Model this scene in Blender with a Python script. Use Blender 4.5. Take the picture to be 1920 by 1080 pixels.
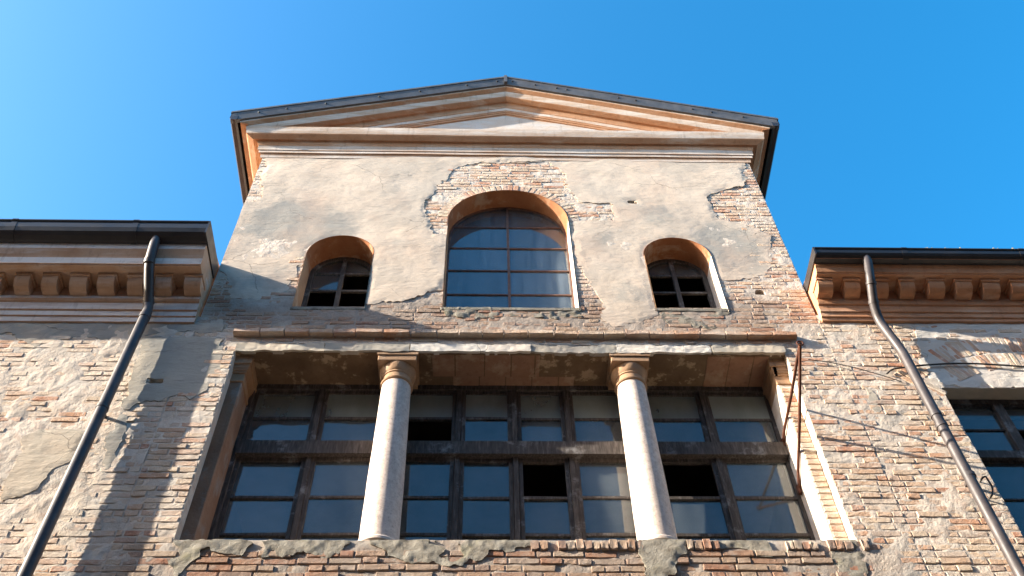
import bpy, bmesh, math, random
import numpy as np
from mathutils import Matrix, Vector

for o in list(bpy.data.objects): bpy.data.objects.remove(o)
SC = bpy.context.scene
COL = SC.collection
RND = random.Random(11)

# ------------------------------------------------------------------ camera
CAM_POS = Vector((0.0, -6.2, 1.6))
CAM_ROT = Matrix(((0.99959398, -0.00756111, -0.027472),
                  (-0.02200813, -0.8172571, -0.57585282),
                  (-0.0180976, 0.57622362, -0.81709169)))
cam = bpy.data.cameras.new('camera'); cam.sensor_width = 36.0; cam.lens = 35.625
cam.clip_start = 0.05; cam.clip_end = 2000
cam_ob = bpy.data.objects.new('camera', cam); COL.objects.link(cam_ob)
cam_ob.matrix_world = Matrix.Translation(CAM_POS) @ CAM_ROT.to_4x4()
SC.camera = cam_ob

# ------------------------------------------------------------------ sky, sun, exposure
TO_SUN = Vector((-4.64, -1.0, 2.09)).normalized()
SUN_EL = math.asin(TO_SUN.z); SUN_AZ = math.atan2(TO_SUN.x, TO_SUN.y)
world = bpy.data.worlds.new('World'); SC.world = world; world.use_nodes = True
wn = world.node_tree.nodes; wl = world.node_tree.links
sky = wn.new('ShaderNodeTexSky'); sky.sky_type = 'NISHITA'; sky.sun_disc = False
sky.sun_elevation = SUN_EL; sky.sun_rotation = SUN_AZ
sky.air_density = 1.0; sky.dust_density = 2.0; sky.ozone_density = 2.0; sky.altitude = 50
hsv = wn.new('ShaderNodeHueSaturation'); hsv.inputs['Hue'].default_value = 0.490; hsv.inputs['Saturation'].default_value = 1.43; hsv.inputs['Value'].default_value = 1.0
wl.new(sky.outputs[0], hsv.inputs['Color']); wl.new(hsv.outputs[0], wn['Background'].inputs[0]); wn['Background'].inputs[1].default_value = 0.14
sun = bpy.data.lights.new('sun', 'SUN'); sun.energy = 5.0; sun.angle = math.radians(0.53); sun.color = (1.0, 0.90, 0.76)
sun_ob = bpy.data.objects.new('sun', sun); COL.objects.link(sun_ob)
sun_ob.rotation_euler = TO_SUN.to_track_quat('Z', 'Y').to_euler(); sun_ob.location = (-30, -8, 30)
vs = SC.view_settings
vs.view_transform = 'Standard'; vs.look = 'None'; vs.gamma = 1.0; vs.use_curve_mapping = False; vs.exposure = 1.78

# ------------------------------------------------------------------ helpers
def tag(o, label=None, cat=None, group=None, kind=None):
    if label: o['label'] = label
    if cat: o['category'] = cat
    if group: o['group'] = group
    if kind: o['kind'] = kind
    return o

def empty(name, loc, label, cat, group=None):
    o = bpy.data.objects.new(name, None); COL.objects.link(o); o.location = loc
    return tag(o, label, cat, group)

def world_of(o):
    m = Matrix.Translation(o.location) @ o.rotation_euler.to_matrix().to_4x4() @ Matrix.Diagonal((*o.scale, 1))
    if o.parent: return world_of(o.parent) @ o.matrix_parent_inverse @ m
    return m

def attach(o, parent):
    o.parent = parent
    if parent: o.matrix_parent_inverse = world_of(parent).inverted()
    return o

def prune(v, f):
    used = sorted({i for q in f for i in q}); mp = {i: k for k, i in enumerate(used)}
    return [v[i] for i in used], [tuple(mp[i] for i in q) for q in f]

class MB:
    """collects faces in world coordinates and builds one mesh object"""
    def __init__(s): s.v = []; s.f = []; s.mi = {}
    def add(s, vs_, fs):
        k = len(s.v); s.v += [tuple(p) for p in vs_]; s.f += [tuple(i + k for i in f) for f in fs]
    def box(s, x0, x1, y0, y1, z0, z1, j=0.0):
        p = [(x, y, z) for x in (x0, x1) for y in (y0, y1) for z in (z0, z1)]
        if j: p = [tuple(c + RND.uniform(-j, j) for c in q) for q in p]
        s.add(p, [(0, 1, 3, 2), (4, 6, 7, 5), (0, 4, 5, 1), (2, 3, 7, 6), (0, 2, 6, 4), (1, 5, 7, 3)])
    def bev(s, x0, x1, y0, y1, z0, z1, b=0.01, j=0.0):
        """box whose front (-Y) edges are chamfered"""
        fr = [(x0 + b, y0, z0 + b), (x1 - b, y0, z0 + b), (x1 - b, y0, z1 - b), (x0 + b, y0, z1 - b)]
        md = [(x0, y0 + b, z0), (x1, y0 + b, z0), (x1, y0 + b, z1), (x0, y0 + b, z1)]
        bk = [(x0, y1, z0), (x1, y1, z0), (x1, y1, z1), (x0, y1, z1)]
        p = fr + md + bk
        if j: p = [tuple(c + RND.uniform(-j, j) for c in q) for q in p]
        f = [(0, 1, 2, 3)]
        for a in (0, 4):
            for i in range(4):
                k = (i + 1) % 4; f.append((a + i, a + 4 + i, a + 4 + k, a + k))
        f.append((11, 10, 9, 8))
        s.add(p, f)
    def prism_x(s, prof, x0, x1):
        """closed (y,z) profile extruded along X"""
        n = len(prof)
        s.add([(x0, y, z) for y, z in prof] + [(x1, y, z) for y, z in prof],
              [tuple(range(n)), tuple(range(2 * n - 1, n - 1, -1))] + [(i, n + i, n + (i + 1) % n, (i + 1) % n) for i in range(n)])
    def lathe(s, cx, cy, prof, n=32):
        k = len(prof); vv = []
        for r, z in prof:
            for i in range(n):
                a = 2 * math.pi * i / n; vv.append((cx + r * math.cos(a), cy + r * math.sin(a), z))
        ff = [(j * n + i, j * n + (i + 1) % n, (j + 1) * n + (i + 1) % n, (j + 1) * n + i) for j in range(k - 1) for i in range(n)]
        ff += [tuple(range(n - 1, -1, -1)), tuple(range((k - 1) * n, k * n))]
        s.add(vv, ff)
    def tube(s, pts, r, n=14, caps=True):
        pts = [Vector(p) for p in pts]; T = []
        for i in range(len(pts)):
            a = pts[max(i - 1, 0)]; b = pts[min(i + 1, len(pts) - 1)]; T.append((b - a).normalized())
        u = T[0].orthogonal().normalized(); vv = []
        for p, t in zip(pts, T):
            u = (u - t * u.dot(t)).normalized(); w = t.cross(u)
            for i in range(n):
                a = 2 * math.pi * i / n; vv.append(p + (u * math.cos(a) + w * math.sin(a)) * r)
        m = len(pts)
        ff = [(j * n + i, j * n + (i + 1) % n, (j + 1) * n + (i + 1) % n, (j + 1) * n + i) for j in range(m - 1) for i in range(n)]
        if caps: ff += [tuple(range(n - 1, -1, -1)), tuple(range((m - 1) * n, m * n))]
        s.add(vv, ff)
    def build(s, name, mat, parent=None, smooth=False, fix=True, second=None):
        me = bpy.data.meshes.new(name); me.from_pydata(s.v, [], s.f)
        for k, q in s.mi.items(): me.polygons[k].material_index = q
        if fix:
            bm = bmesh.new(); bm.from_mesh(me); bmesh.ops.recalc_face_normals(bm, faces=bm.faces); bm.to_mesh(me); bm.free()
        me.materials.append(mat)
        if second: me.materials.append(second)
        if smooth:
            me.polygons.foreach_set('use_smooth', [True] * len(me.polygons))
            if smooth != 'all': me.set_sharp_from_angle(angle=math.radians(38))
        me.update()
        o = bpy.data.objects.new(name, me); COL.objects.link(o)
        return attach(o, parent)

def rounded(pts, rad, k=6):
    """polyline with its corners rounded"""
    pts = [Vector(p) for p in pts]; out = [pts[0]]
    for a, b, c in zip(pts, pts[1:], pts[2:]):
        r = min(rad, (a - b).length * .45, (c - b).length * .45)
        p = b + (a - b).normalized() * r; q = b + (c - b).normalized() * r
        for i in range(k + 1):
            t = i / k; out.append(p * (1 - t) ** 2 + b * 2 * t * (1 - t) + q * t * t)
    out.append(pts[-1]); return out

# value noise (numpy) used for the uneven surfaces
_lat = {}
def vn(x, z, size, seed=0):
    if seed not in _lat: _lat[seed] = np.random.RandomState(seed).uniform(-1, 1, (64, 64))
    L = _lat[seed]; u = np.asarray(x, float) / size + 37.3; v = np.asarray(z, float) / size + 11.7
    i = np.floor(u).astype(int); j = np.floor(v).astype(int); a = u - i; b = v - j
    a = a * a * (3 - 2 * a); b = b * b * (3 - 2 * b)
    g = lambda p, q: L[p % 64, q % 64]
    return (g(i, j) * (1 - a) + g(i + 1, j) * a) * (1 - b) + (g(i, j + 1) * (1 - a) + g(i + 1, j + 1) * a) * b

def sdf_poly(poly, x, z):
    """signed distance to a polygon, positive inside"""
    x = np.asarray(x, float); z = np.asarray(z, float)
    d = np.full(x.shape, 1e9); ins = np.zeros(x.shape, bool); n = len(poly)
    for k in range(n):
        ax, az = poly[k]; bx, bz = poly[(k + 1) % n]
        ex, ez = bx - ax, bz - az; wx, wz = x - ax, z - az
        t = np.clip((wx * ex + wz * ez) / (ex * ex + ez * ez + 1e-12), 0, 1)
        d = np.minimum(d, (wx - ex * t) ** 2 + (wz - ez * t) ** 2)
        if az != bz:
            c = ((az <= z) & (z < bz)) | ((bz <= z) & (z < az))
            ins ^= c & (wx < ex * wz / ez)
    d = np.sqrt(d); return np.where(ins, d, -d)

def sdf_rect(x, z, x0, x1, z0, z1):
    return np.minimum(np.minimum(x - x0, x1 - x), np.minimum(z - z0, z1 - z))

def sdf_arch(x, z, cx, r, z0, zs):
    a = sdf_rect(x, z, cx - r, cx + r, z0, zs + .001); b = np.where(z >= zs, r - np.hypot(x - cx, z - zs), -1e9)
    return np.maximum(a, b)

def sheet(F, H, x0, x1, z0, z1, step, back):
    """uneven sheet in the facade plane: F > 0 is solid, H its Y, cut edges run back to Y = back"""
    nx = int(round((x1 - x0) / step)); nz = int(round((z1 - z0) / step))
    xs = np.linspace(x0, x1, nx + 1); zs = np.linspace(z0, z1, nz + 1)
    X, Z = np.meshgrid(xs, zs, indexing='ij'); f = F(X, Z); f = np.where(np.abs(f) < 1e-6, 1e-6, f)
    Y = H(X, Z); idx = -np.ones(f.shape, int); ins = f > 0
    idx[ins] = np.arange(ins.sum())
    V = list(zip(X[ins].tolist(), Y[ins].tolist(), Z[ins].tolist())); faces = []
    c = ins[:-1, :-1].astype(int) + ins[1:, :-1] + ins[1:, 1:] + ins[:-1, 1:]
    A, B = np.nonzero(c == 4)
    faces = np.stack([idx[A, B], idx[A + 1, B], idx[A + 1, B + 1], idx[A, B + 1]], 1).tolist()
    cross = {}; skirt = []
    def cr(p, q):
        k = (p, q) if p < q else (q, p)
        if k not in cross:
            t = f[p] / (f[p] - f[q]); x = X[p] + (X[q] - X[p]) * t; z = Z[p] + (Z[q] - Z[p]) * t
            y = Y[p] + (Y[q] - Y[p]) * t
            cross[k] = len(V); V.append((float(x), float(y), float(z)))
        return cross[k]
    A, B = np.nonzero((c > 0) & (c < 4))
    for i, j in zip(A.tolist(), B.tolist()):
        q = [(i, j), (i + 1, j), (i + 1, j + 1), (i, j + 1)]; poly = []; kind = []
        for a in range(4):
            p, n = q[a], q[(a + 1) % 4]
            if ins[p]: poly.append(int(idx[p])); kind.append(0)
            if ins[p] != ins[n]: poly.append(cr(p, n)); kind.append(1 if ins[p] else 2)
        faces.append(poly)
        for a in range(len(poly)):
            if kind[a] == 1 and kind[(a + 1) % len(poly)] == 2: skirt.append((poly[a], poly[(a + 1) % len(poly)]))
    m = MB(); m.v = V; m.f = [tuple(p) for p in faces]
    for a, b in skirt:
        p, q = V[a], V[b]; m.add([p, (p[0], back, p[2]), (q[0], back, q[2]), q], [(0, 1, 2, 3)])
    return m

# ------------------------------------------------------------------ materials
class NT:
    def __init__(s, name):
        s.m = bpy.data.materials.new(name); s.m.use_nodes = True; s.t = s.m.node_tree; s.n = s.t.nodes; s.l = s.t.links
        s.b = s.n['Principled BSDF']; s.b.inputs['Specular IOR Level'].default_value = 0.25
        s.pos = s.n.new('ShaderNodeNewGeometry')
    def put(s, sock, v):
        if hasattr(v, 'links') or isinstance(v, bpy.types.NodeSocket): s.l.new(v, sock)
        else: sock.default_value = v
    def vec(s, scale=(1, 1, 1)):
        k = s.n.new('ShaderNodeMapping'); s.l.new(s.pos.outputs['Position'], k.inputs[0]); k.inputs['Scale'].default_value = scale
        return k.outputs[0]
    def noise(s, scale, detail=4, rough=.55, vec=None, dist=0.0):
        k = s.n.new('ShaderNodeTexNoise'); k.inputs['Scale'].default_value = scale; k.inputs['Detail'].default_value = detail
        k.inputs['Roughness'].default_value = rough; k.inputs['Distortion'].default_value = dist
        s.l.new(vec if vec is not None else s.pos.outputs['Position'], k.inputs['Vector']); return k.outputs[0]
    def ramp(s, fac, stops, interp='LINEAR'):
        k = s.n.new('ShaderNodeValToRGB'); k.color_ramp.interpolation = interp; e = k.color_ramp.elements
        while len(e) < len(stops): e.new(0.5)
        for q, (p, c) in zip(e, stops):
            q.position = p; q.color = (*c, 1) if len(c) == 3 else c
        s.put(k.inputs[0], fac); return k.outputs[0]
    def step(s, fac, a, b): return s.ramp(fac, [(a, (0, 0, 0)), (b, (1, 1, 1))])
    def mix(s, fac, a, b, mode='MIX'):
        k = s.n.new('ShaderNodeMix'); k.data_type = 'RGBA'; k.blend_type = mode
        s.put(k.inputs[0], fac)
        for i, v in ((6, a), (7, b)):
            if isinstance(v, tuple): v = (*v, 1) if len(v) == 3 else v
            s.put(k.inputs[i], v)
        return k.outputs[2]
    def math(s, op, a, b=0.0):
        k = s.n.new('ShaderNodeMath'); k.operation = op; s.put(k.inputs[0], a); s.put(k.inputs[1], b); return k.outputs[0]
    def bump(s, h, strength=.5, dist=.01, prev=None):
        k = s.n.new('ShaderNodeBump'); k.inputs['Strength'].default_value = strength; k.inputs['Distance'].default_value = dist
        s.put(k.inputs['Height'], h)
        if prev is not None: s.l.new(prev, k.inputs['Normal'])
        return k.outputs[0]
    def done(s, col, rough=.9, nrm=None, metal=0.0):
        s.put(s.b.inputs['Base Color'], (*col, 1) if isinstance(col, tuple) and len(col) == 3 else col)
        s.put(s.b.inputs['Roughness'], rough); s.b.inputs['Metallic'].default_value = metal
        if nrm is not None: s.l.new(nrm, s.b.inputs['Normal'])
        return s.m

def grime_shade_band(t):
    """rain-washed grime: a ragged dirty zone of the masonry below the upper window sills, its dark tone also painting the cast shadow deeper"""
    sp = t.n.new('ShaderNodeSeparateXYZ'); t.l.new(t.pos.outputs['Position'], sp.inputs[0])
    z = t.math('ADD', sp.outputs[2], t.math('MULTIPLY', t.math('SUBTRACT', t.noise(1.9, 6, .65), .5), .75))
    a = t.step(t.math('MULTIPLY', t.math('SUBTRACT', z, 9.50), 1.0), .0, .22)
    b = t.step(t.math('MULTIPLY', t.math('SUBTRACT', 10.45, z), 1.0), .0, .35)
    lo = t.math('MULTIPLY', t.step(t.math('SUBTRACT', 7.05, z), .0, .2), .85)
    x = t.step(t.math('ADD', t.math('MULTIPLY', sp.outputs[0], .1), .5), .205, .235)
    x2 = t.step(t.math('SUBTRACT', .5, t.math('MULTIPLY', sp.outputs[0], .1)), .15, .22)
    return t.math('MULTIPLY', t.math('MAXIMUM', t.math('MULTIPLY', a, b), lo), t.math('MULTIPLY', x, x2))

def mat_brick(name='weathered_brick', lime_lo=.47, lime_hi=.66, amt=.68):
    t = NT(name)
    oi = t.n.new('ShaderNodeObjectInfo')
    r = t.math('FRACT', t.math('ADD', t.pos.outputs['Random Per Island'], oi.outputs['Random']))
    col = t.ramp(r, [(0, (.42, .17, .095)), (.10, (.49, .25, .145)), (.3, (.54, .345, .22)), (.5, (.52, .375, .26)), (.68, (.58, .455, .325)),
                     (.82, (.46, .27, .185)), (.93, (.52, .445, .36)), (1, (.35, .225, .17))])
    col = t.mix(t.step(t.noise(14, 5, .65), .35, .75), col, t.mix(.5, col, (.62, .52, .42)))
    lime = t.step(t.noise(1.15, 6, .62), lime_lo, lime_hi)
    col = t.mix(t.math('MULTIPLY', lime, amt), col, (.69, .60, .495))
    col = t.mix(t.math('MULTIPLY', t.step(t.noise(7.5, 6, .72), .53, .68), .75), col, (.68, .61, .52))
    soot = t.step(t.noise(2.3, 5, .6, t.vec((1, 1, 1.6))), .6, .78)
    col = t.mix(t.math('MULTIPLY', soot, .5), col, (.22, .205, .185))
    col = t.mix(t.math('MULTIPLY', grime_shade_band(t), .58), col, (.17, .095, .065))  # grime tone, which also strengthens the cast shadow through the colour
    n1 = t.bump(t.noise(24, 7, .75), 1.0, .016); n2 = t.bump(t.noise(120, 3, .6), .5, .003, n1)
    return t.done(col, .95, n2)

def mat_mortar():
    t = NT('lime_mortar')
    col = t.ramp(t.noise(3.0, 6, .65), [(.25, (.42, .36, .30)), (.45, (.58, .50, .415)), (.7, (.70, .63, .54))])
    col = t.mix(t.step(t.noise(1.1, 4, .6), .52, .7), col, (.47, .44, .39))
    col = t.mix(t.math('MULTIPLY', t.step(t.noise(34, 4, .65), .58, .75), .8), col, (.30, .235, .19))
    col = t.mix(t.math('MULTIPLY', t.step(t.noise(6.5, 6, .7), .52, .66), .55), col, (.52, .36, .27))
    col = t.mix(t.math('MULTIPLY', grime_shade_band(t), .58), col, (.16, .115, .09))
    n1 = t.bump(t.noise(22, 5, .7), .8, .014); n2 = t.bump(t.noise(90, 3, .65), .6, .004, n1)
    return t.done(col, .95, n2)

def mat_plaster(name, a, b, c, rough_bump=.45, streak=True, stain=.5, repairs=()):
    """a light tone, b main tone, c grey cement tone"""
    t = NT(name)
    col = t.ramp(t.noise(1.7, 6, .6), [(.3, b), (.62, a)])
    g = t.step(t.noise(0.75, 7, .6, t.vec((1, 1, 1.15))), .49, .565)
    if repairs: g = t.math('MULTIPLY', g, .35)
    for rx, rz, rr, ex in repairs:
        mp = t.n.new('ShaderNodeMapping'); t.l.new(t.pos.outputs['Position'], mp.inputs[0]); mp.inputs['Location'].default_value = (-rx * ex, 0, -rz); mp.inputs['Scale'].default_value = (ex, 1, 1)
        ln = t.n.new('ShaderNodeVectorMath'); ln.operation = 'LENGTH'; t.l.new(mp.outputs[0], ln.inputs[0])
        e_ = t.math('ADD', t.math('SUBTRACT', rr, ln.outputs['Value']), t.math('MULTIPLY', t.math('SUBTRACT', t.noise(2.2, 7, .65), .5), 1.1))
        g = t.math('MAXIMUM', g, t.step(e_, .0, .22))
    col = t.mix(t.math('MULTIPLY', g, .88), col, c)
    col = t.mix(t.math('MULTIPLY', t.step(t.noise(3.1, 6, .68, t.vec((.55, 1, 1.7))), .50, .68), .45), col, tuple(k * .80 for k in b))
    col = t.mix(t.math('MULTIPLY', t.step(t.noise(11, 4, .6, t.vec((.35, 1, 3.5))), .64, .70), .5), col, tuple(k * .55 for k in c))
    col = t.mix(t.math('MULTIPLY', t.step(t.noise(5, 6, .7, t.vec((1, 1, 3.2))), .55, .75), stain), col, tuple(k * .72 for k in c))
    col = t.mix(t.math('MULTIPLY', t.step(t.noise(60, 3, .6), .66, .74), .5), col, (.25, .22, .19))
    col = t.mix(t.math('MULTIPLY', t.step(t.noise(1.3, 5, .6, t.vec((1.3, 1, 1))), .5, .66), .35), col, (b[0] * 1.08, b[1] * .92, b[2] * .86))
    vo = t.n.new('ShaderNodeTexVoronoi'); vo.feature = 'DISTANCE_TO_EDGE'; vo.inputs['Scale'].default_value = 1.1
    nv = t.n.new('ShaderNodeTexNoise'); nv.inputs['Scale'].default_value = 5; nv.inputs['Detail'].default_value = 5; t.l.new(t.pos.outputs['Position'], nv.inputs['Vector'])
    wv = t.mix(.16, t.pos.outputs['Position'], nv.outputs['Color'], 'ADD'); t.l.new(wv, vo.inputs['Vector'])
    ck = t.math('MULTIPLY', t.math('LESS_THAN', vo.outputs['Distance'], .0032), t.step(t.noise(.9, 3, .5), .54, .60))
    col = t.mix(t.math('MULTIPLY', ck, .65), col, (.12, .10, .08))
    h = t.noise(9, 8, .68, t.vec((1, 1, 2.6)))
    n1 = t.bump(h, rough_bump, .014); n2 = t.bump(t.noise(75, 4, .65), .35, .003, n1)
    return t.done(col, .93, n2)

def mat_paint(name, a, b, w, wm=(.5, .66), bump=.3, vert=(.3, 1, 2.2)):
    """old limewashed stucco: tone a to b, worn to w"""
    t = NT(name)
    col = t.ramp(t.noise(3.2, 6, .65), [(.3, a), (.65, b)])
    col = t.mix(t.math('MULTIPLY', t.step(t.noise(4.5, 6, .65, t.vec(vert)), *wm), .8), col, w)
    col = t.mix(t.math('MULTIPLY', t.step(t.noise(9, 5, .7, t.vec((1.2, 1.2, .8))), .58, .75), .35), col, tuple(k * .55 for k in a))
    col = t.mix(t.math('MULTIPLY', t.step(t.noise(5, 5, .65, t.vec((3.2, 3.2, .35))), .56, .72), .38), col, tuple(k * .45 for k in a))
    n1 = t.bump(t.noise(22, 6, .7), bump * 1.4, .011); n2 = t.bump(t.noise(120, 3, .6), .3, .002, n1)
    return t.done(col, .9, n2)

def mat_stone():
    t = NT('pale_column_stone')
    col = t.ramp(t.noise(18, 6, .7), [(.3, (.52, .41, .34)), (.5, (.66, .55, .475)), (.7, (.74, .65, .575))])
    col = t.mix(t.math('MULTIPLY', t.step(t.noise(2.5, 5, .6, t.vec((1, 1, .4))), .5, .7), .35), col, (.60, .46, .38))
    col = t.mix(t.math('MULTIPLY', t.step(t.noise(60, 4, .65), .54, .66), .65), col, (.36, .29, .25))
    col = t.mix(t.math('MULTIPLY', t.step(t.noise(6, 6, .7, t.vec((1.5, 1.5, .3))), .55, .72), .5), col, (.40, .33, .28))
    n1 = t.bump(t.noise(45, 5, .7), .5, .006); n2 = t.bump(t.noise(150, 3, .6), .4, .002, n1)
    return t.done(col, .8, n2)

def mat_cement(name='crumbling_cement', k=1.0):
    t = NT(name)
    col = t.ramp(t.noise(9, 6, .7), [(.3, (.20 * k, .17 * k, .13 * k)), (.48, (.39 * k, .355 * k, .29 * k)), (.66, (.52 * k, .48 * k, .40 * k))])
    col = t.mix(t.math('MULTIPLY', t.step(t.noise(3.4, 5, .6), .56, .68), .55), col, (.36, .33, .20))
    n1 = t.bump(t.noise(24, 6, .75), 1.0, .02); n2 = t.bump(t.noise(90, 4, .7), .7, .005, n1)
    return t.done(col, .95, n2)

def mat_wood():
    t = NT('peeling_window_wood')
    g = t.noise(6, 5, .6, t.vec((9, 9, 1.2)))
    col = t.ramp(g, [(.3, (.042, .034, .030)), (.55, (.085, .072, .064)), (.7, (.14, .122, .11))])
    col = t.mix(t.math('MULTIPLY', t.step(t.noise(4.5, 6, .72), .56, .70), .7), col, (.33, .325, .32))
    n1 = t.bump(t.noise(30, 5, .7, t.vec((4, 4, 1))), .6, .004)
    return t.done(col, .8, n1)

def mat_simple(name, a, b, scale=8, rough=.5, metal=0.0, bump=.15, dist=.003):
    t = NT(name); t.b.inputs['Specular IOR Level'].default_value = .5
    col = t.ramp(t.noise(scale, 5, .65), [(.35, a), (.65, b)])
    rg = t.ramp(t.noise(scale * 1.7, 4, .6), [(.3, (rough * .8,) * 3), (.7, (min(1, rough * 1.25),) * 3)])
    return t.done(col, rg, t.bump(t.noise(scale * 6, 4, .6), bump, dist), metal)

def mat_glass(name, dust=(.10, .30), tint=(.42, .44, .42), streak=(14, 14, .9), rough=.0, ior=1.62):
    t = NT(name); t.n.remove(t.b); out = t.n['Material Output']
    oi = t.n.new('ShaderNodeObjectInfo')
    d = t.math('ADD', t.ramp(t.noise(1.0, 5, .6, t.vec(streak)), [(.3, (dust[0],) * 3), (.75, (dust[1],) * 3)]),
               t.math('MULTIPLY', t.math('SUBTRACT', oi.outputs['Random'], .5), dust[1] * .35))
    df = t.n.new('ShaderNodeBsdfDiffuse'); df.inputs[0].default_value = (*tint, 1)
    tr = t.n.new('ShaderNodeBsdfTransparent'); tr.inputs[0].default_value = (.80, .88, .90, 1)
    gl = t.n.new('ShaderNodeBsdfGlossy'); gl.inputs['Roughness'].default_value = rough
    m1 = t.n.new('ShaderNodeMixShader'); t.put(m1.inputs[0], d); t.l.new(tr.outputs[0], m1.inputs[1]); t.l.new(df.outputs[0], m1.inputs[2])
    fr = t.n.new('ShaderNodeFresnel'); fr.inputs[0].default_value = ior
    m2 = t.n.new('ShaderNodeMixShader'); t.l.new(fr.outputs[0], m2.inputs[0]); t.l.new(m1.outputs[0], m2.inputs[1]); t.l.new(gl.outputs[0], m2.inputs[2])
    t.l.new(m2.outputs[0], out.inputs[0]); return t.m

def mat_clear():
    t = NT('clear_glass_back'); t.n.remove(t.b); tr = t.n.new('ShaderNodeBsdfTransparent'); tr.inputs[0].default_value = (.92, .96, .96, 1)
    t.l.new(tr.outputs[0], t.n['Material Output'].inputs[0]); return t.m

def mat_rust():
    t = NT('rusty_iron')
    col = t.ramp(t.noise(20, 5, .7), [(.3, (.045, .018, .012)), (.55, (.10, .036, .02)), (.75, (.17, .075, .045))])
    return t.done(col, .85, t.bump(t.noise(90, 4, .7), .5, .003))

M = dict(
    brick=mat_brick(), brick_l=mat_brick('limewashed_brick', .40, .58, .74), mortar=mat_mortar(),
    plaster=mat_plaster('beige_plaster', (.62, .52, .415), (.53, .435, .34), (.325, .31, .275), repairs=((-2.2, 11.6, .62, .8), (-1.0, 11.2, .12, 1), (2.75, 11.25, .60, 1), (2.0, 12.0, .30, .8), (1.35, 11.3, .25, 1.3), (-2.4, 10.5, .3, .7), (1.45, 10.3, .2, 1))),
    grey_plaster=mat_plaster('grey_plaster', (.43, .39, .325), (.36, .33, .28), (.28, .275, .255), .6),
    beige_patch=mat_plaster('beige_remnant', (.56, .49, .39), (.48, .42, .33), (.42, .385, .32), .7),
    white_plaster=mat_plaster('flaking_white_plaster', (.72, .67, .60), (.60, .54, .46), (.58, .55, .50), 1.0),
    cement=mat_cement('crumbling_cement', .72), dark_cement=mat_cement('mossy_dark_cement', .55),
    cornice=mat_paint('apricot_cornice_stucco', (.42, .205, .10), (.51, .29, .165), (.62, .47, .35), (.54, .69)),
    wing_fascia=mat_paint('whitish_wing_fascia', (.58, .44, .36), (.70, .62, .56), (.76, .72, .68), (.40, .54)),
    fascia=mat_paint('pale_fascia_limewash', (.50, .35, .245), (.58, .455, .355), (.67, .60, .525), (.44, .60)),
    wing_cornice=mat_paint('pink_grey_wing_stucco', (.46, .27, .16), (.56, .37, .25), (.64, .53, .45), (.52, .68)),
    wing_cornice_r=mat_paint('orange_wing_stucco', (.49, .225, .115), (.57, .30, .165), (.62, .42, .30), (.54, .70)),
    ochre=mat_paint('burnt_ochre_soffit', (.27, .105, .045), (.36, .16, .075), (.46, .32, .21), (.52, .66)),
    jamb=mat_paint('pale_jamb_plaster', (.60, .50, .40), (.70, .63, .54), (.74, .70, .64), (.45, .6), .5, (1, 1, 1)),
    respond=mat_paint('shaded_pilaster_plaster', (.23, .125, .075), (.32, .195, .125), (.30, .27, .24), (.52, .64), .6, (1, 1, .6)),  # left pilaster tone, with its shade put into the colour
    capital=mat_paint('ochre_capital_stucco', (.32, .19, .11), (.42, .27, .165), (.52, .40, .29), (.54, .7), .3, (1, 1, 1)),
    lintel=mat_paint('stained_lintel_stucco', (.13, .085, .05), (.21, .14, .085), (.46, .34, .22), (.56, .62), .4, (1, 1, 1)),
    soffit_brick=mat_paint('dark_soffit_brick', (.25, .13, .08), (.34, .20, .13), (.44, .33, .23), (.5, .64), .6, (1, 1, 1)),  # darker brick tone for the lintel soffit
    stone=mat_stone(), wood=mat_wood(),
    iron_bar=mat_simple('brown_glazing_iron', (.10, .045, .03), (.17, .085, .055), 14, .7),
    gutter=mat_simple('dark_brown_gutter_metal', (.018, .015, .015), (.030, .025, .024), 5, .38, 0, .06),
    pipe=mat_simple('brown_downpipe_metal', (.034, .028, .028), (.07, .058, .056), 4, .5, 0, .12),
    flashing=mat_simple('grey_roof_flashing', (.055, .055, .058), (.10, .10, .105), 6, .5, 0, .12),
    blocker_brick=mat_simple('dark_blocker_brick', (.12, .075, .055), (.20, .12, .085), 3, .9, 0, .4, .01),  # dark tone keeps the added house row from bouncing light
    tile=mat_simple('terracotta_roof', (.22, .10, .06), (.35, .18, .11), 10, .9, 0, .4, .01),
    glass=mat_glass('dusty_window_glass', (.10, .24), (.42, .48, .50), (3, 3, 1.2), .0, 1.72),
    glass_dusty=mat_glass('grey_dusty_glass', (.38, .62), (.42, .49, .47), (3, 3, 1.2), .0, 1.6),
    glass_old=mat_glass('streaked_arch_glass', (.10, .34), (.38, .46, .52), (11, 11, 1.3), .0, 1.95),
    dark=mat_simple('dark_room', (.13, .085, .07), (.19, .13, .11), 2, .95),
    glass_back=mat_clear(), rust=mat_rust(), wire=mat_simple('black_wire', (.03, .028, .026), (.06, .055, .05), 30, .7),
    paving=mat_simple('street_paving', (.075, .068, .06), (.11, .10, .088), 1.3, .9, 0, .3, .01),
    moss=mat_simple('dry_moss', (.10, .09, .05), (.32, .28, .2), 40, .95, 0, .6),
)

# ------------------------------------------------------------------ dimensions (metres, facade plane Y = 0)
TX0, TX1, TC = -2.86, 3.43, 0.285            # central block
OX0, OX1, OZ0, OZ1 = -2.40, 2.96, 6.96, 9.43  # columned opening
ARCH = (0.277, 0.708, 10.04, 11.76)           # centre, radius, sill, spring
SML = (-1.597, 0.373, 10.03, 11.02); SMR = (2.158, 0.378, 10.05, 11.03)
RW = (4.325, 6.15, 6.60, 8.81)                # right wing window
HOLES = [(-3.04, 8.84, .075, .035), (1.785, 12.21, .05, .035), (2.94, 10.353, .055, .04)]

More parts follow.
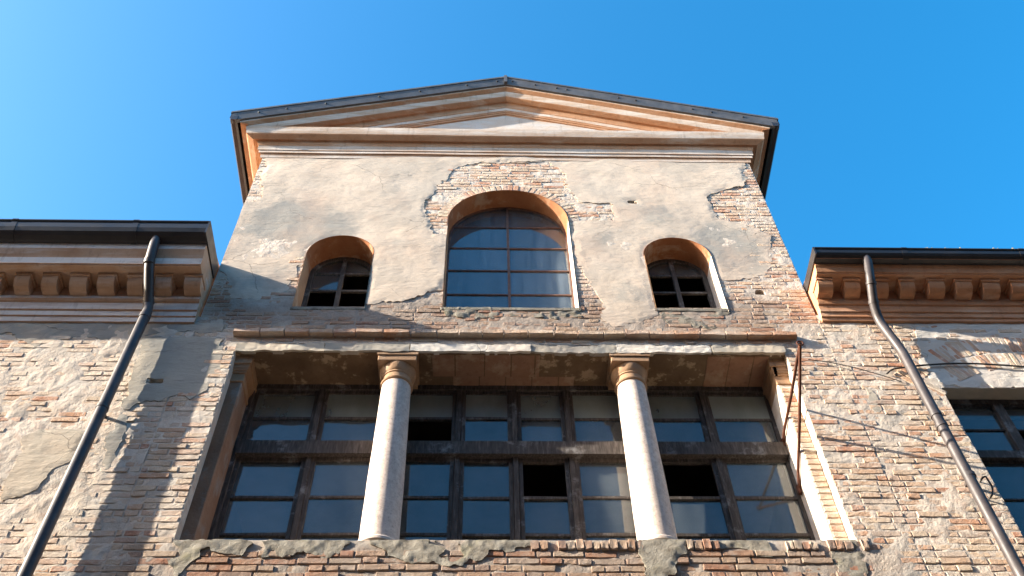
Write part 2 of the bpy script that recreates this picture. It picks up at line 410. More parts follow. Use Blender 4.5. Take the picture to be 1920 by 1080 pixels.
POLY = {
"main": [(-2.86,13.43),(-1.46,13.47),(0.35,13.51),(2.03,13.46),(3.35,13.40),(3.33,13.05),(3.35,12.84),(3.24,12.64),(2.88,12.49),(2.70,12.33),(2.74,12.10),(2.79,11.83),(2.96,11.74),(3.19,11.63),(3.26,11.45),(3.22,10.95),(3.11,10.72),(2.85,10.61),(2.55,10.59),(2.27,10.62),(1.87,10.22),(1.76,9.94),(1.61,9.78),(1.31,9.73),(1.22,9.84),(1.22,10.07),(1.20,10.36),(1.08,10.61),(1.00,11.03),(1.01,11.59),(1.10,11.76),(1.39,11.75),(1.51,11.79),(1.57,12.16),(1.36,12.20),(1.12,12.20),(1.01,12.56),(1.01,12.93),(0.86,13.20),(0.35,13.23),(-0.07,13.15),(-0.40,13.04),(-0.45,12.76),(-0.59,12.56),(-0.61,12.36),(-0.72,12.16),(-0.69,11.92),(-0.65,11.74),(-0.57,11.45),(-0.36,11.39),(-0.33,10.39),(-0.46,10.33),(-0.60,10.31),(-0.71,10.19),(-0.95,10.12),(-1.20,10.07),(-1.51,10.37),(-2.02,10.77),(-2.04,10.48),(-2.09,10.32),(-2.13,10.22),(-2.36,10.14),(-2.62,10.17),(-2.75,10.55),(-2.90,10.71),(-2.90,11.07),(-2.90,11.52),(-2.90,11.94),(-2.84,12.10),(-2.68,12.19),(-2.70,12.51),(-2.77,12.78),(-2.77,13.06)],
"L1": [(-3.37,9.51),(-2.98,9.53),(-2.57,9.52),(-2.47,9.23),(-2.49,8.95),(-2.55,8.75),(-2.67,8.59),(-2.77,8.70),(-2.98,8.59),(-3.10,8.53),(-3.17,8.41),(-3.27,8.46),(-3.26,8.62),(-3.26,8.96),(-3.31,9.28)],
"L1b": [(-3.20,8.44),(-3.12,8.24),(-3.11,7.91),(-3.07,7.69),(-3.17,7.66),(-3.25,8.04),(-3.26,8.30)],
"L2": [(-3.86,7.39),(-3.78,7.41),(-3.63,7.48),(-3.61,7.58),(-3.61,7.72),(-3.48,7.82),(-3.44,7.91),(-3.43,8.17),(-3.75,8.21),(-3.94,8.11),(-3.91,7.91),(-3.94,7.75),(-3.96,7.58)],
"Ltop": [(-6.2,9.80),(-3.25,9.80),(-2.61,9.80),(-2.55,9.58),(-3.19,9.57),(-3.67,9.44),(-4.00,9.51),(-4.26,9.44),(-4.35,9.31),(-4.58,9.52),(-5.13,9.50),(-6.2,9.55)],
"R1": [(4.44,9.90),(6.7,9.93),(6.7,8.84),(5.27,8.81),(4.36,8.82),(4.28,9.10),(4.31,9.44)],
"R2": [(3.61,8.81),(3.67,8.75),(3.64,8.45),(3.59,8.45),(3.58,8.63)],
"C1": [(1.22,6.99),(1.63,6.99),(1.58,6.84),(1.50,6.76),(1.45,6.62),(1.36,6.56),(1.24,6.59),(1.24,6.76),(1.21,6.87)],
"C2": [(-2.46,6.97),(-0.90,6.99),(-1.09,6.84),(-1.16,6.79),(-1.41,6.82),(-1.61,6.82),(-1.72,6.74),(-1.83,6.76),(-1.90,6.84),(-2.15,6.84),(-2.24,6.71),(-2.29,6.59),(-2.38,6.76)],
"C3": [(-0.90,6.99),(0.40,6.99),(0.31,6.87),(-0.02,6.79),(-0.30,6.74),(-0.59,6.76),(-0.72,6.82)],
"C4": [(1.80,6.99),(2.44,6.99),(2.36,6.84),(2.21,6.77),(2.02,6.82),(1.81,6.84)],
"C5": [(2.71,6.99),(2.95,6.99),(2.99,6.77),(2.94,6.56),(2.75,6.59),(2.71,6.77)],
"S2": [(1.8,10.03),(2.57,10.04),(2.58,9.95),(2.4,9.86),(2.37,9.64),(2.15,9.6),(1.97,9.74),(1.85,9.84)],
"S1": [(-0.42,10.05),(1.00,10.05),(1.00,9.91),(0.72,9.86),(0.29,9.90),(-0.15,9.85),(-0.40,9.88)],
}
def openings(x, z):
    """positive inside any opening of the facade"""
    f = sdf_rect(x, z, OX0, OX1, OZ0, OZ1)
    for a in (ARCH, SML, SMR): f = np.maximum(f, sdf_arch(x, z, *a))
    f = np.maximum(f, sdf_rect(x, z, *RW))
    for hx, hz, a, b in HOLES: f = np.maximum(f, sdf_rect(x, z, hx - a, hx + a, hz - b, hz + b) + .012 * vn(x, z, .04, 9))
    return f
ROUGH = {"main": .030, "L1": .035, "L1b": .03, "L2": .03, "Ltop": .05, "R1": .05, "R2": .015, "C1": .02, "C2": .045, "C3": .045, "C4": .055, "C5": .03, "S1": .03, "S2": .04}
def patch(k, x, z):
    r = ROUGH[k]
    f = sdf_poly(POLY[k], x, z) + r * vn(x, z, .16, 3) + r * .6 * vn(x, z, .075, 4) + .016 * vn(x, z, .04, 5) + .010 * vn(x, z, .024, 6)
    if k in ('C2', 'C3', 'C4', 'S1', 'S2'): f = np.minimum(f, .030 + .075 * vn(x, z, .17, 61) + .03 * vn(x, z, .06, 62))
    return np.minimum(f, -openings(x, z) - .004)

# ------------------------------------------------------------------ ground
g = MB(); g.add([(-300, -300, 0), (300, -300, 0), (300, 300, 0), (-300, 300, 0)], [(0, 1, 2, 3)])
tag(g.build('pavement', M['paving']), 'pale paved street below the old facade', kind='structure')

# ------------------------------------------------------------------ unseen houses added behind the camera to block low sky and deepen shade
hs = empty('added_house_row', (0, -15, 0), 'unseen house row added across the street to block low sky', 'building')
m = MB(); m.box(-45, 45, -20, -9.4, 0, 14.4); hw_ = m.build('wall', M['blocker_brick'], hs)
m = MB(); m.prism_x([(-9.0, 14.3), (-15, 15.9), (-20.6, 14.3)], -45.5, 45.5); m.build('roof', M['tile'], hs)
for fx in range(-14, 15):
    for fz in (1.2, 5.0, 8.8):
        m = MB(); m.box(fx * 3 - .5, fx * 3 + .5, -9.43, -9.30, fz, fz + 1.6); m.build('window', M['dark'], hs)

# ------------------------------------------------------------------ the three buildings
block = empty('gabled_block', (TC, 3.5, 0), 'tall central block with pediment, arched windows and two columns between the lower wings', 'building')
wing_l = empty('brick_wing', (-6.0, 3.5, 0), 'lower brick wing left of the gabled block with dentil cornice', 'building', 'lower wings beside the gabled block')
wing_r = empty('brick_wing', (6.7, 3.5, 0), 'lower brick wing right of the gabled block with a window', 'building', 'lower wings beside the gabled block')

def H_wall(x, z):
    b = -.0008 + .0026 * vn(x, z, .09, 1) + .0032 * vn(x, z, .045, 2)
    s = np.clip((vn(x, z, .55, 7) + .6 * vn(x, z, .17, 8) + np.where(x < -2.86, .45, -.1) - .15) * 3, 0, 1)
    er = np.clip(sdf_rect(x, z, OX0 + .1, OX1 - .1, 0, OZ0 + .1) * 6 + .5 * vn(x, z, .3, 12), 0, 1)
    return b - (.0045 + np.where(x < -2.86, .0015, 0)) * s * (1 - er) + .0045 * er
def solid(x, z): return -openings(x, z)
LO = 5.9
def wall(parent, x0, x1, z1, hx0, hx1):
    m = sheet(solid, H_wall, hx0, hx1, LO, z1, .02, .16)
    for a, b, c, d in ((x0, x1, 0, LO), (x0, hx0, LO, z1), (hx1, x1, LO, z1)):
        if b - a > .01: m.add([(a, 0, c), (b, 0, c), (b, 0, d), (a, 0, d)], [(0, 1, 2, 3)])
    m.add([(x0, 0, 0), (x0, 7, 0), (x0, 7, z1), (x0, 0, z1)], [(3, 2, 1, 0)]); m.add([(x1, 0, 0), (x1, 7, 0), (x1, 7, z1), (x1, 0, z1)], [(0, 1, 2, 3)])
    m.add([(x0, 7, 0), (x1, 7, 0), (x1, 7, z1), (x0, 7, z1)], [(3, 2, 1, 0)])
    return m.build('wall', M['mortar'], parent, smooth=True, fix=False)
wall_c = wall(block, TX0, TX1, 13.36, TX0, TX1)
wall_l = wall(wing_l, -9.2, TX0 - .001, 9.85, -6.2, TX0 - .001)
wall_r = wall(wing_r, TX1 + .001, 10.0, 9.95, TX1 + .001, 6.8)

for hx, hz, a, b in HOLES:
    m = MB(); m.box(hx - a - .02, hx + a + .02, .05, .07, hz - b - .02, hz + b + .02); m.build('hole_shade_plate', M['dark'], wall_l if hx < TX0 else wall_c)  # dark plate in each putlog hole, standing in for its inner shade
# plaster patches
def lay_patch(k, parent, mat, thick, amp=(.004, .002, 0), step=.02, label=None):
    xs = [p[0] for p in POLY[k]]; zs = [p[1] for p in POLY[k]]; pad = .07
    def H(x, z):
        f = patch(k, x, z); tp = np.clip(f / .055, 0, 1); mk = np.clip(.45 + 1.3 * vn(x, z, .33, 26) + .5 * vn(x, z, .12, 27), 0, 1)
        th = (thick - .0055) * np.clip(.62 + .75 * vn(x, z, .6, 24) + .2 * vn(x, z, .2, 25), 0, 1.15) * (1 - .85 * mk * (1 - tp))
        return -.0055 - th + amp[0] * vn(x, z, .55, 21) + amp[1] * vn(x, z, .14, 22) + amp[2] * vn(x, z, .05, 23)
    x0, x1 = min(xs) - pad, max(xs) + pad
    if parent is block: x0, x1 = max(x0, TX0), min(x1, TX1)
    m = sheet(lambda x, z: patch(k, x, z), H, x0, x1, min(zs) - pad, min(max(zs) + pad, 13.36), step, .004)
    o = m.build('plaster_patch', mat, parent, smooth=True, fix=False)
    if label: o['label'] = label
lay_patch('main', block, M['plaster'], .017, (.0030, .0014, .0007), .014, 'large beige plaster coat over the arched windows')
lay_patch('L1', wing_l, M['grey_plaster'], .015, (.004, .002, .001)); lay_patch('L1b', wing_l, M['grey_plaster'], .012)
lay_patch('L2', wing_l, M['beige_patch'], .016, (.004, .003, .001), .02, 'beige plaster remnant beside the downpipe'); lay_patch('Ltop', wing_l, M['grey_plaster'], .010, (.002, .004, .004))
lay_patch('R1', wing_r, M['white_plaster'], .0105, (.001, .0035, .003), .02, 'flaking whitish plaster above the wing window'); lay_patch('R2', wing_r, M['beige_patch'], .010)
for k in ('C1', 'C2', 'C3', 'C4', 'C5'): lay_patch(k, block, M['cement'], .024 if k == 'C1' else .014, (.003, .0035, .0045) if k != 'C1' else (.002, .002, .0025), .013)
lay_patch('S1', block, M['dark_cement'], .014, (.003, .007, .009), .013); lay_patch('S2', block, M['dark_cement'], .006, (.002, .005, .005), .013)

# ---- bricks
UNIT = []
for q in range(14):
    m = MB(); b = .0
    x = .5; bx, bz, by = .022, .09, .08
    fr = [(-x + bx, -.5, -.5 + bz), (0, -.5, -.5 + bz), (x - bx, -.5, -.5 + bz), (x - bx, -.5, .5 - bz), (0, -.5, .5 - bz), (-x + bx, -.5, .5 - bz)]
    md = [(-x, -.5 + by, -.5), (0, -.5 + by, -.5), (x, -.5 + by, -.5), (x, -.5 + by, .5), (0, -.5 + by, .5), (-x, -.5 + by, .5)]
    bk = [(px, .5, pz) for px, _, pz in md]
    J = lambda p, s: (p[0] + RND.uniform(-.016, .016) * s, p[1] + RND.uniform(-.035, .035) * s, p[2] + RND.uniform(-.07, .07) * s)
    vv = [J(p, 1) for p in fr] + [J(p, .8) for p in md] + bk
    ff = [(0, 1, 4, 5), (1, 2, 3, 4)] + [(a + i, a + 6 + i, a + 6 + (i + 1) % 6, a + (i + 1) % 6) for a in (0, 6) for i in range(6)]
    me = bpy.data.meshes.new('brick'); me.from_pydata(vv, [], ff); me.materials.append(M['brick']); me.update()
    UNIT.append((me, vv, ff))

BR = {0: [], 1: [], 2: []}     # (centre, size (L, depth, H), roll in the wall plane) for centre block, left wing, right wing
def put_brick(w, xa, xb, za, zb, front=None, rot=0.0, depth=.05):
    if front is None: front = -.0045 + RND.gauss(0, .0018)
    BR[w].append(((.5 * (xa + xb), front + depth / 2, .5 * (za + zb)), (xb - xa, depth, zb - za), rot + RND.gauss(0, .006)))

COURSE = .0685
def blocked(z):
    """intervals of X taken by openings and special courses at height z"""
    iv = []
    if OZ0 - .10 < z < OZ1: iv.append((OX0 - (.05 if z < OZ0 else 0), OX1 + (.05 if z < OZ0 else 0)))
    if 9.515 < z < 9.60: iv.append((OX0 - .06, OX1 + .06))
    for cx, r, z0, zs in (ARCH, SML, SMR):
        ring = .135 if r > .5 else 0.06
        if z0 < z <= zs: iv.append((cx - r, cx + r))
        elif zs < z < zs + r + ring: h = math.sqrt(max(0, (r + ring) ** 2 - (z - zs) ** 2)); iv.append((cx - h, cx + h))
    if RW[2] < z < RW[3]: iv.append(RW[:2])
    d = z - 7.85
    if z > RW[3] - .35 and d < 1.72:
        h = math.sqrt(max(0, 1.72 ** 2 - d * d)); h0 = min(h, 1.46)
        if h > 0 and z > 8.60: iv.append((5.24 - min(h, d * 1.18 if d > 0 else 0), 5.24 + h))
    return sorted(iv)
for w, X0, X1, ZT in ((0, TX0, TX1, 13.36), (1, -6.2, TX0, 9.80), (2, TX1, 6.8, 9.90)):
    n = int((ZT - LO) / COURSE)
    for c in range(n):
        za = LO + c * COURSE; zm = za + COURSE / 2; segs = [(X0, X1)]
        for a, b in blocked(zm):
            ns = []
            for s, e in segs:
                if b <= s or a >= e: ns.append((s, e)); continue
                if a > s: ns.append((s, a))
                if b < e: ns.append((b, e))
            segs = ns
        for s, e in segs:
            if e - s < .03: continue
            x = s + (0 if c % 2 else -.0); first = True
            while x < e - .02:
                L = RND.choice((.255, .255, .25, .12, .12, .185)) + RND.uniform(-.012, .012)
                if first: L *= (.5, 1)[c % 2]; first = False
                if e - (x + L) < .06: L = e - x
                zb = za + COURSE - .010 - RND.uniform(0, .006)
                drift = .014 * float(vn(x, za, 1.1, 41)) + .005 * float(vn(x, za, .3, 42))
                q = RND.random(); fr = None
                if w == 0 and zm < OZ0: fr = -.0055 + RND.gauss(0, .0035)
                if q < .05: fr = .004
                elif q < .10: fr = -.0105
                if q < .975: put_brick(w, x + .003 + RND.uniform(0, .004), x + L - .006 - RND.uniform(0, .006), za + drift + RND.uniform(0, .003), zb + drift, fr)
                x += L
# rowlock sill course and the projecting string course over the opening
x = OX0 - .05; sill_bricks = []
while x < OX1 + .05:
    L = RND.uniform(.055, .075)
    if RND.random() > .15 and (.33 < x < 1.22 or 1.6 < x < 1.85 or x > 2.35): put_brick(0, x, x + L - .012, OZ0 - .105, OZ0 - RND.uniform(.0, .03), -.016 - RND.uniform(0, .010), RND.uniform(-.08, .08), .10)
    x += L
x = OX0 - .06
while x < OX1 + .02:
    L = RND.uniform(.21, .27)
    put_brick(0, x, x + L - .008, 9.525, 9.585, -.062 - RND.uniform(0, .012), RND.uniform(-.02, .02), .10); x += L
# voussoirs over the arched window and the segmental arch over the wing window
cx, r, z0, zs = ARCH
nv = 34
for i in range(nv):
    a = math.pi * (i + .5) / nv; rm = r + .066; px, pz = cx + rm * math.cos(a), zs + rm * math.sin(a)
    BR[0].append(((px, -.0075 + RND.gauss(0, .002) + .025, pz), (.125, .05, .060), a))
for row, rm in ((0, 1.37), (1, 1.62)):
    nn = 42 if row == 0 else 50
    for i in range(nn):
        a = math.radians(41 + 98 * (i + .5) / nn); px, pz = 5.24 + rm * math.cos(a), 7.85 + rm * math.sin(a)
        if px < 6.8 and not (RW[0] - .05 < px < RW[1] + .05 and pz < RW[3] + .12):
            BR[2].append(((px, -.0085 + RND.gauss(0, .003) + .025, pz), (.235, .05, .046), a + RND.gauss(0, .012)))

PKEYS = list(POLY)
for w, parent in ((0, wall_c), (1, wall_l), (2, wall_r)):
    L = BR[w]; P = np.array([b[0] for b in L]); S = np.array([b[1] for b in L])
    hid = np.zeros(len(L), bool)
    for k in PKEYS:
        if k in ('C1', 'C2', 'C3', 'C4', 'C5', 'S1', 'S2', 'R1'): continue
        f = np.full(len(L), 9.)
        for dx in (-.5, 0, .5):
            for dz in (-.5, .5): f = np.minimum(f, patch(k, P[:, 0] + dx * S[:, 0], P[:, 2] + dz * S[:, 2]))
        hid |= f > .015
    for hx, hz, a, b in HOLES:
        hid |= (np.abs(P[:, 0] - hx) < a + S[:, 0] * .3) & (np.abs(P[:, 2] - hz) < b + .01)
    keep = [i for i in range(len(L)) if not hid[i]]
    # the bricks that show largest in the photograph become parts of their own
    Rt = np.array(CAM_ROT).T; d = (P - np.array(CAM_POS)) @ Rt.T
    u = d[:, 0] / -d[:, 2] * 1900; v = d[:, 1] / -d[:, 2] * 1900
    vis = (np.abs(u) < 975) & (np.abs(v) < 555) & (d[:, 2] < 0)
    size = np.where(vis, S[:, 0] * S[:, 2] / (d[:, 2] ** 2) * (P[:, 1] * 0 + 1) * (6.2 / np.linalg.norm(P - np.array(CAM_POS), axis=1)), 0)
    order = sorted(keep, key=lambda i: -size[i]); single = set(order[:298])
    rest = MB()
    for i in keep:
        c, s, ro = L[i]; me, vv, ff = UNIT[RND.randrange(len(UNIT))]
        if i in single:
            o = bpy.data.objects.new('brick', me); COL.objects.link(o)
            o.location = c; o.scale = s; o.rotation_euler = (RND.gauss(0, .01), -ro, RND.gauss(0, .006)); attach(o, parent)
            if w == 1: o.material_slots[0].link = 'OBJECT'; o.material_slots[0].material = M['brick_l']
        else:
            ca, sa = math.cos(ro), math.sin(ro)
            rest.add([(c[0] + p[0] * s[0] * ca - p[2] * s[2] * sa, c[1] + p[1] * s[1], c[2] + p[0] * s[0] * sa + p[2] * s[2] * ca) for p in vv], ff)
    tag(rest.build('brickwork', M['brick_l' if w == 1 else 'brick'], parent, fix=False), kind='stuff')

# ---- reveals of the arched windows
def arch_pts(cx, r, z0, zs, n=28):
    return [(cx + r, z0)] + [(cx + r * math.cos(math.pi * i / n), zs + r * math.sin(math.pi * i / n)) for i in range(n + 1)] + [(cx - r, z0)]
def reveal(a, depth):
    cx, r, z0, zs = a; pts = arch_pts(cx, r - .004, z0 - .06, zs); out = arch_pts(cx, r + .03, z0 - .06, zs); m = MB(); n = len(pts)
    ys = [-.016, .0, depth * .5, depth]
    vv = [(x, -.012, z) for x, z in out] + [(x + .0015 * RND.uniform(-1, 1), y, z) for y in ys for x, z in pts]
    ff = [(j * n + i, j * n + i + 1, (j + 1) * n + i + 1, (j + 1) * n + i) for j in range(1, 4) for i in range(n - 1)]
    m.v, m.f = list(vv), list(ff)
    pale = [f for k, f in enumerate(ff) if k % (n - 1) in (0, n - 2)]; m.v, m.f = prune(vv, [f for f in ff if f not in set(pale)])
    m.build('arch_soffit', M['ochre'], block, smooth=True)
    for e in (0, n - 2):
        q = MB(); q.add(vv, [f for k, f in enumerate(ff) if k % (n - 1) == e]); q.v, q.f = prune(q.v, q.f); q.build('jamb', M['jamb'] if e == 0 else M['capital'], block)  # left jamb browner than the right: its shade is in the colour
    s = MB(); s.bev(cx - r - .02, cx + r + .02, -.012, depth + .1, z0 - .06, z0 - .004, .008, .003); s.build('sill', M['dark_cement'], block)
for a in (ARCH, SML, SMR): reveal(a, .36)

def ring_bar(m, cx, r, z0, zs, wd, y0, y1, n=28):
    """flat frame following the arch outline"""
    o = arch_pts(cx, r, z0, zs, n); i_ = arch_pts(cx, r - wd, z0, zs, n); k = len(o)
    vv = [(x, y, z) for y in (y0, y1) for pts in (o, i_) for x, z in pts]
    ff = []
    for i in range(k - 1):
        ff += [(i, i + 1, k + i + 1, k + i), (2 * k + i, 3 * k + i, 3 * k + i + 1, 2 * k + i + 1),
               (k + i, k + i + 1, 3 * k + i + 1, 3 * k + i), (i, 2 * k + i, 2 * k + i + 1, i + 1)]
    m.add(vv, ff)

def arch_pane(cx, r, zs, x0, x1, z0, z1, y):
    """pane clipped to the arch, 5 mm thick"""
    poly = [(x0, z0), (x1, z0)]
    top = lambda x: zs + math.sqrt(max(0, r * r - (x - cx) ** 2))
    for i in range(13):
        x = x1 + (x0 - x1) * i / 12; poly.append((x, min(z1, top(x))))
    poly = [p for p in poly if p[1] > z0 - 1e-6]; m = MB(); n = len(poly)
    m.add([(x, y, z) for x, z in poly] + [(x, y + .005, z) for x, z in poly],
          [tuple(range(n)), tuple(range(2 * n - 1, n - 1, -1))] + [(i, n + i, n + (i + 1) % n, (i + 1) % n) for i in range(n)])
    m.mi = {k: 1 for k in range(1, n + 2)}; return m

def arched_window(a, y, rows, mat_bar, mat_glass_, bar, fw, missing=(), label=None):
    cx, r, z0, zs = a
    w = MB(); ring_bar(w, cx, r - .002, z0 - .02, zs, fw, y - .02, y + .03)
    fr = w.build('window', mat_bar, block)
    if label: fr['label'] = label
    m = MB(); m.box(cx - bar, cx + bar, y - .022, y + .022, z0, zs + r - fw * .5); m.build('mullion', mat_bar, fr)
    for z in rows:
        hw = r - fw * .6 if z < zs else math.sqrt(max(.0, (r - fw * .6) ** 2 - (z - zs) ** 2))
        m = MB(); m.box(cx - hw, cx - bar + .001, y - .014, y + .014, z - bar * .62, z + bar * .62); m.box(cx + bar - .001, cx + hw, y - .014, y + .014, z - bar * .62, z + bar * .62)
        m.build('glazing_bar', mat_bar, fr)
    zz = [z0 - .02] + list(rows) + [zs + r]
    for k in range(len(zz) - 1):
        for s in (0, 1):
            if (k, s) in missing: continue
            x0, x1 = (cx - r + fw * .5, cx) if s == 0 else (cx, cx + r - fw * .5)
            arch_pane(cx, r - fw * .5, zs, x0, x1, zz[k], zz[k + 1], y + RND.uniform(-.002, .002)).build('pane', mat_glass_, fr, second=M['glass_back'])
arched_window(ARCH, .25, (10.16, 10.61, 11.075, 11.54, 12.0), M['iron_bar'], M['glass_old'], .014, .022, (), 'large arched window with brown iron glazing bars')
arched_window(SML, .30, (10.42, 10.73, 11.06), M['wood'], M['glass'], .024, .05, {(0, 0), (0, 1), (1, 0), (1, 1), (2, 1)}, 'small arched window left of the large one')
arched_window(SMR, .30, (10.42, 10.74, 11.07), M['wood'], M['glass'], .024, .05, {(0, 0), (0, 1), (1, 0), (1, 1), (2, 0), (2, 1)}, 'small arched window right of the large one')

# ---- columned opening: responds, lintel, columns, window
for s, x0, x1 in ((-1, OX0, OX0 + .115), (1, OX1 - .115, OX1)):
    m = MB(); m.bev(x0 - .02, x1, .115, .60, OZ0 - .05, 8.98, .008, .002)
    o = m.build('pilaster', M['respond'] if s < 0 else M['jamb'], block)  # left one takes a darker plaster: its shade is put into the colour
    z = OZ0 - .01
    while z < 8.93 and s > 0:
        m = MB(); m.bev(x0 + (.004 if s < 0 else -.003), x1 + (.003 if s < 0 else -.004), .107 + RND.uniform(-.004, .003), .20, z, z + .055, .007, .003); m.build('brick', M['brick'], o); z += .0685
    e = .035; m = MB()
    m.box(x0 - .02, x1 + .012, .10, .6, 8.98, 9.01)
    m.box(x0 - .02, x1 + .004, .11, .6, 9.01, 9.10)
    for k in range(4):
        q = e * math.sin((k + 1) / 4 * math.pi / 2)
        m.box(x0 - .02, x1 + (q if s < 0 else q * 0), .11 - q, .6, 9.10 + k * .025, 9.125 + k * .025)
        if s > 0: m.box(x0 - q, x0 + .01, .11 - q, .6, 9.10 + k * .025, 9.125 + k * .025)
    m.box(x0 - (.02 if s < 0 else e + .015), x1 + (e + .015 if s < 0 else .0), .11 - e - .015, .6, 9.20, 9.297)
    m.build('capital', M['capital'], o)
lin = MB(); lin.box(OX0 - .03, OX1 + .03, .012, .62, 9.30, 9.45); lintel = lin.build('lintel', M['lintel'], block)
def F_arch(x, z): return sdf_rect(x, z, OX0 - .02, OX1 + .02, 9.292, 9.425) + .012 * vn(x, z, .11, 31) + .010 * vn(x, z, .045, 32) - .012
for k, (a, b) in enumerate(((OX0 - .02, -1.55), (-1.55, -.72), (-.72, .46), (.46, 1.3), (1.3, 2.24), (2.24, OX1 + .02))):
    Fk = lambda x, z: np.minimum(F_arch(x, z), sdf_rect(x, z, a + .002, b - .002, 9, 10) + .006 * vn(x, z, .05, 33))
    Hk = lambda x, z: -.012 - .004 * (k % 3) + .005 * vn(x, z, .25, 34) + .003 * vn(x, z, .07, 35) + .002 * vn(x, z, .03, 36)
    sheet(Fk, Hk, a - .02, b + .02, 9.26, 9.46, .012, .03).build('architrave_block', M['white_plaster'] if k in (2, 4) else M['beige_patch'] if k in (0, 5) else M['grey_plaster'], lintel, smooth=True, fix=False)
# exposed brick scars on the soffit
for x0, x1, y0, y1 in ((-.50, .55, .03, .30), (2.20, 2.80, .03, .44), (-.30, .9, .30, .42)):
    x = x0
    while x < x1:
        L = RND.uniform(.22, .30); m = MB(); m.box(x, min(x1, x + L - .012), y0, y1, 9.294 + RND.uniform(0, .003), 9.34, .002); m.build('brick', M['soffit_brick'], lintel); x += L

def column(cx):
    cy = .19
    root = MB()
    prof = []
    for k in range(41):
        t = k / 40; z = 7.02 + t * (8.985 - 7.02); r = .163 - (.163 - .138) * (t ** 1.6); prof.append((r, z))
    sh = MB(); sh.lathe(cx, cy, prof, 40)
    sh.v = [(cx + (x_ - cx) * (1 + .010 * float(vn(math.atan2(y_ - cy, x_ - cx), z_, .35, 71)) + .006 * float(vn(x_ * 3, z_, .08, 72))), cy + (y_ - cy) * (1 + .008 * float(vn(y_ * 3, z_, .1, 73))), z_) for x_, y_, z_ in sh.v]
    col = sh.build('column', M['stone'], block, smooth=True)
    b = MB(); b.lathe(cx, cy, [(.19, 6.96), (.205, 6.975), (.205, 7.0), (.19, 7.018), (.172, 7.022), (.168, 7.04), (.16, 7.045)], 40)
    b.build('base', M['stone'], col, smooth=True)
    c = MB(); c.lathe(cx, cy, [(.138, 8.98), (.152, 8.985), (.158, 8.997), (.152, 9.008), (.141, 9.012), (.141, 9.075), (.150, 9.08), (.150, 9.095), (.155, 9.10),
                               (.166, 9.125), (.175, 9.155), (.179, 9.185), (.179, 9.19)], 40)
    c.build('capital', M['capital'], col, smooth=True)
    a = MB(); a.bev(cx - .186, cx + .186, cy - .186, cy + .186, 9.19, 9.262, .006, .002); a.box(cx - .198, cx + .198, cy - .198, cy + .198, 9.262, 9.2955)
    a.build('abacus', M['capital'], col)
column(-.832); column(1.422)

WY = .45
W = MB()
W.box(OX0 + .09, -2.245, WY - .04, WY + .06, 6.9, 9.32); W.box(2.835, OX1 - .09, WY - .04, WY + .06, 6.9, 9.32); W.box(-2.245, 2.835, WY - .035, WY + .06, 9.235, 9.32)
win = W.build('window', M['wood'], block); win['label'] = 'wide wooden window of many panes behind the columns'
m = MB(); m.box(-2.25, 2.84, WY - .075, WY + .06, 8.305, 8.47, .004); m.build('transom', M['wood'], win)
posts = [-1.585, -.85, -.235, .30, .815, 1.43, 2.17]
for px in posts:
    wd = .045 if px in (-.85, 1.43) else .024
    for z0, z1 in ((8.47, 9.235), (6.9, 8.305)):
        m = MB(); m.box(px - wd, px + wd, WY - .03, WY + .05, z0, z1, .003); m.build('post', M['wood'], win)
edges = [-2.245] + posts + [2.835]
half = lambda px: .045 if px in (-.85, 1.43) else (.024 if px in posts else 0)
MISS = {(2, 'u', 0), (4, 'l', 2), (6, 'l', 2)}
for k in range(8):
    a = edges[k] + half(edges[k]) + .003; b = edges[k + 1] - half(edges[k + 1]) - .003
    for tag_, z0, z1, bars in (('u', 8.475, 9.230, (8.845,)), ('l', 6.93, 8.300, (7.405, 7.825))):
        s = MB(); t = .038; y = WY - .012 + RND.uniform(-.006, .006)
        s.box(a, a + t, y, y + .04, z0, z1, .002); s.box(b - t, b, y, y + .04, z0, z1, .002); s.box(a + t, b - t, y + .001, y + .039, z1 - t, z1 - .001, .002); s.box(a + t, b - t, y + .001, y + .039, z0 + .001, z0 + t, .002)
        so = s.build('sash', M['wood'], win)
        for z in bars:
            g = MB(); dz = RND.uniform(-.006, .006); g.box(a + t - .003, b - t + .003, y + .004, y + .034, z - .014, z + .014, .003); g.build('glazing_bar', M['wood'], win)
        zz = [z0 + t] + list(bars) + [z1 - t]
        for q in range(len(zz) - 1):
            if (k, tag_, q) in MISS: continue
            tilt = RND.uniform(-.006, .006); g = MB()
            g.add([(a + t - .004, y + .02 - tilt, zz[q]), (b - t + .004, y + .02 - tilt, zz[q]), (b - t + .004, y + .02 + tilt, zz[q + 1]), (a + t - .004, y + .02 + tilt, zz[q + 1]),
                   (a + t - .004, y + .024 - tilt, zz[q]), (b - t + .004, y + .024 - tilt, zz[q]), (b - t + .004, y + .024 + tilt, zz[q + 1]), (a + t - .004, y + .024 + tilt, zz[q + 1])],
                  [(0, 1, 2, 3), (7, 6, 5, 4), (0, 4, 5, 1), (1, 5, 6, 2), (2, 6, 7, 3), (3, 7, 4, 0)]); g.mi = {k_: 1 for k_ in range(1, 6)}
            g.build('pane', M['glass_dusty'] if (tag_, q) == ('u', 1) else M['glass'], win, second=M['glass_back'])
s = MB(); s.box(OX0 - .02, OX1 + .02, .02, .7, 6.80, 6.93, .004); s.build('window_ledge', M['cement'], block)
# rooms behind the glass
m = MB(); m.box(TX0 + .05, TX1 - .05, .65, 4.5, 6.2, 6.3); m.box(TX0 + .05, TX1 - .05, .63, 4.5, 9.5, 9.7); m.box(TX0 + .05, TX1 - .05, 4.5, 4.6, 6.2, 13.2)
m.box(TX0 + .05, TX0 + .12, .17, 4.5, 6.2, 13.2); m.box(TX1 - .12, TX1 - .05, .17, 4.5, 6.2, 13.2); m.box(TX0 + .05, TX1 - .05, .4, 4.5, 13.1, 13.2)
m.build('room', M['dark'], block)

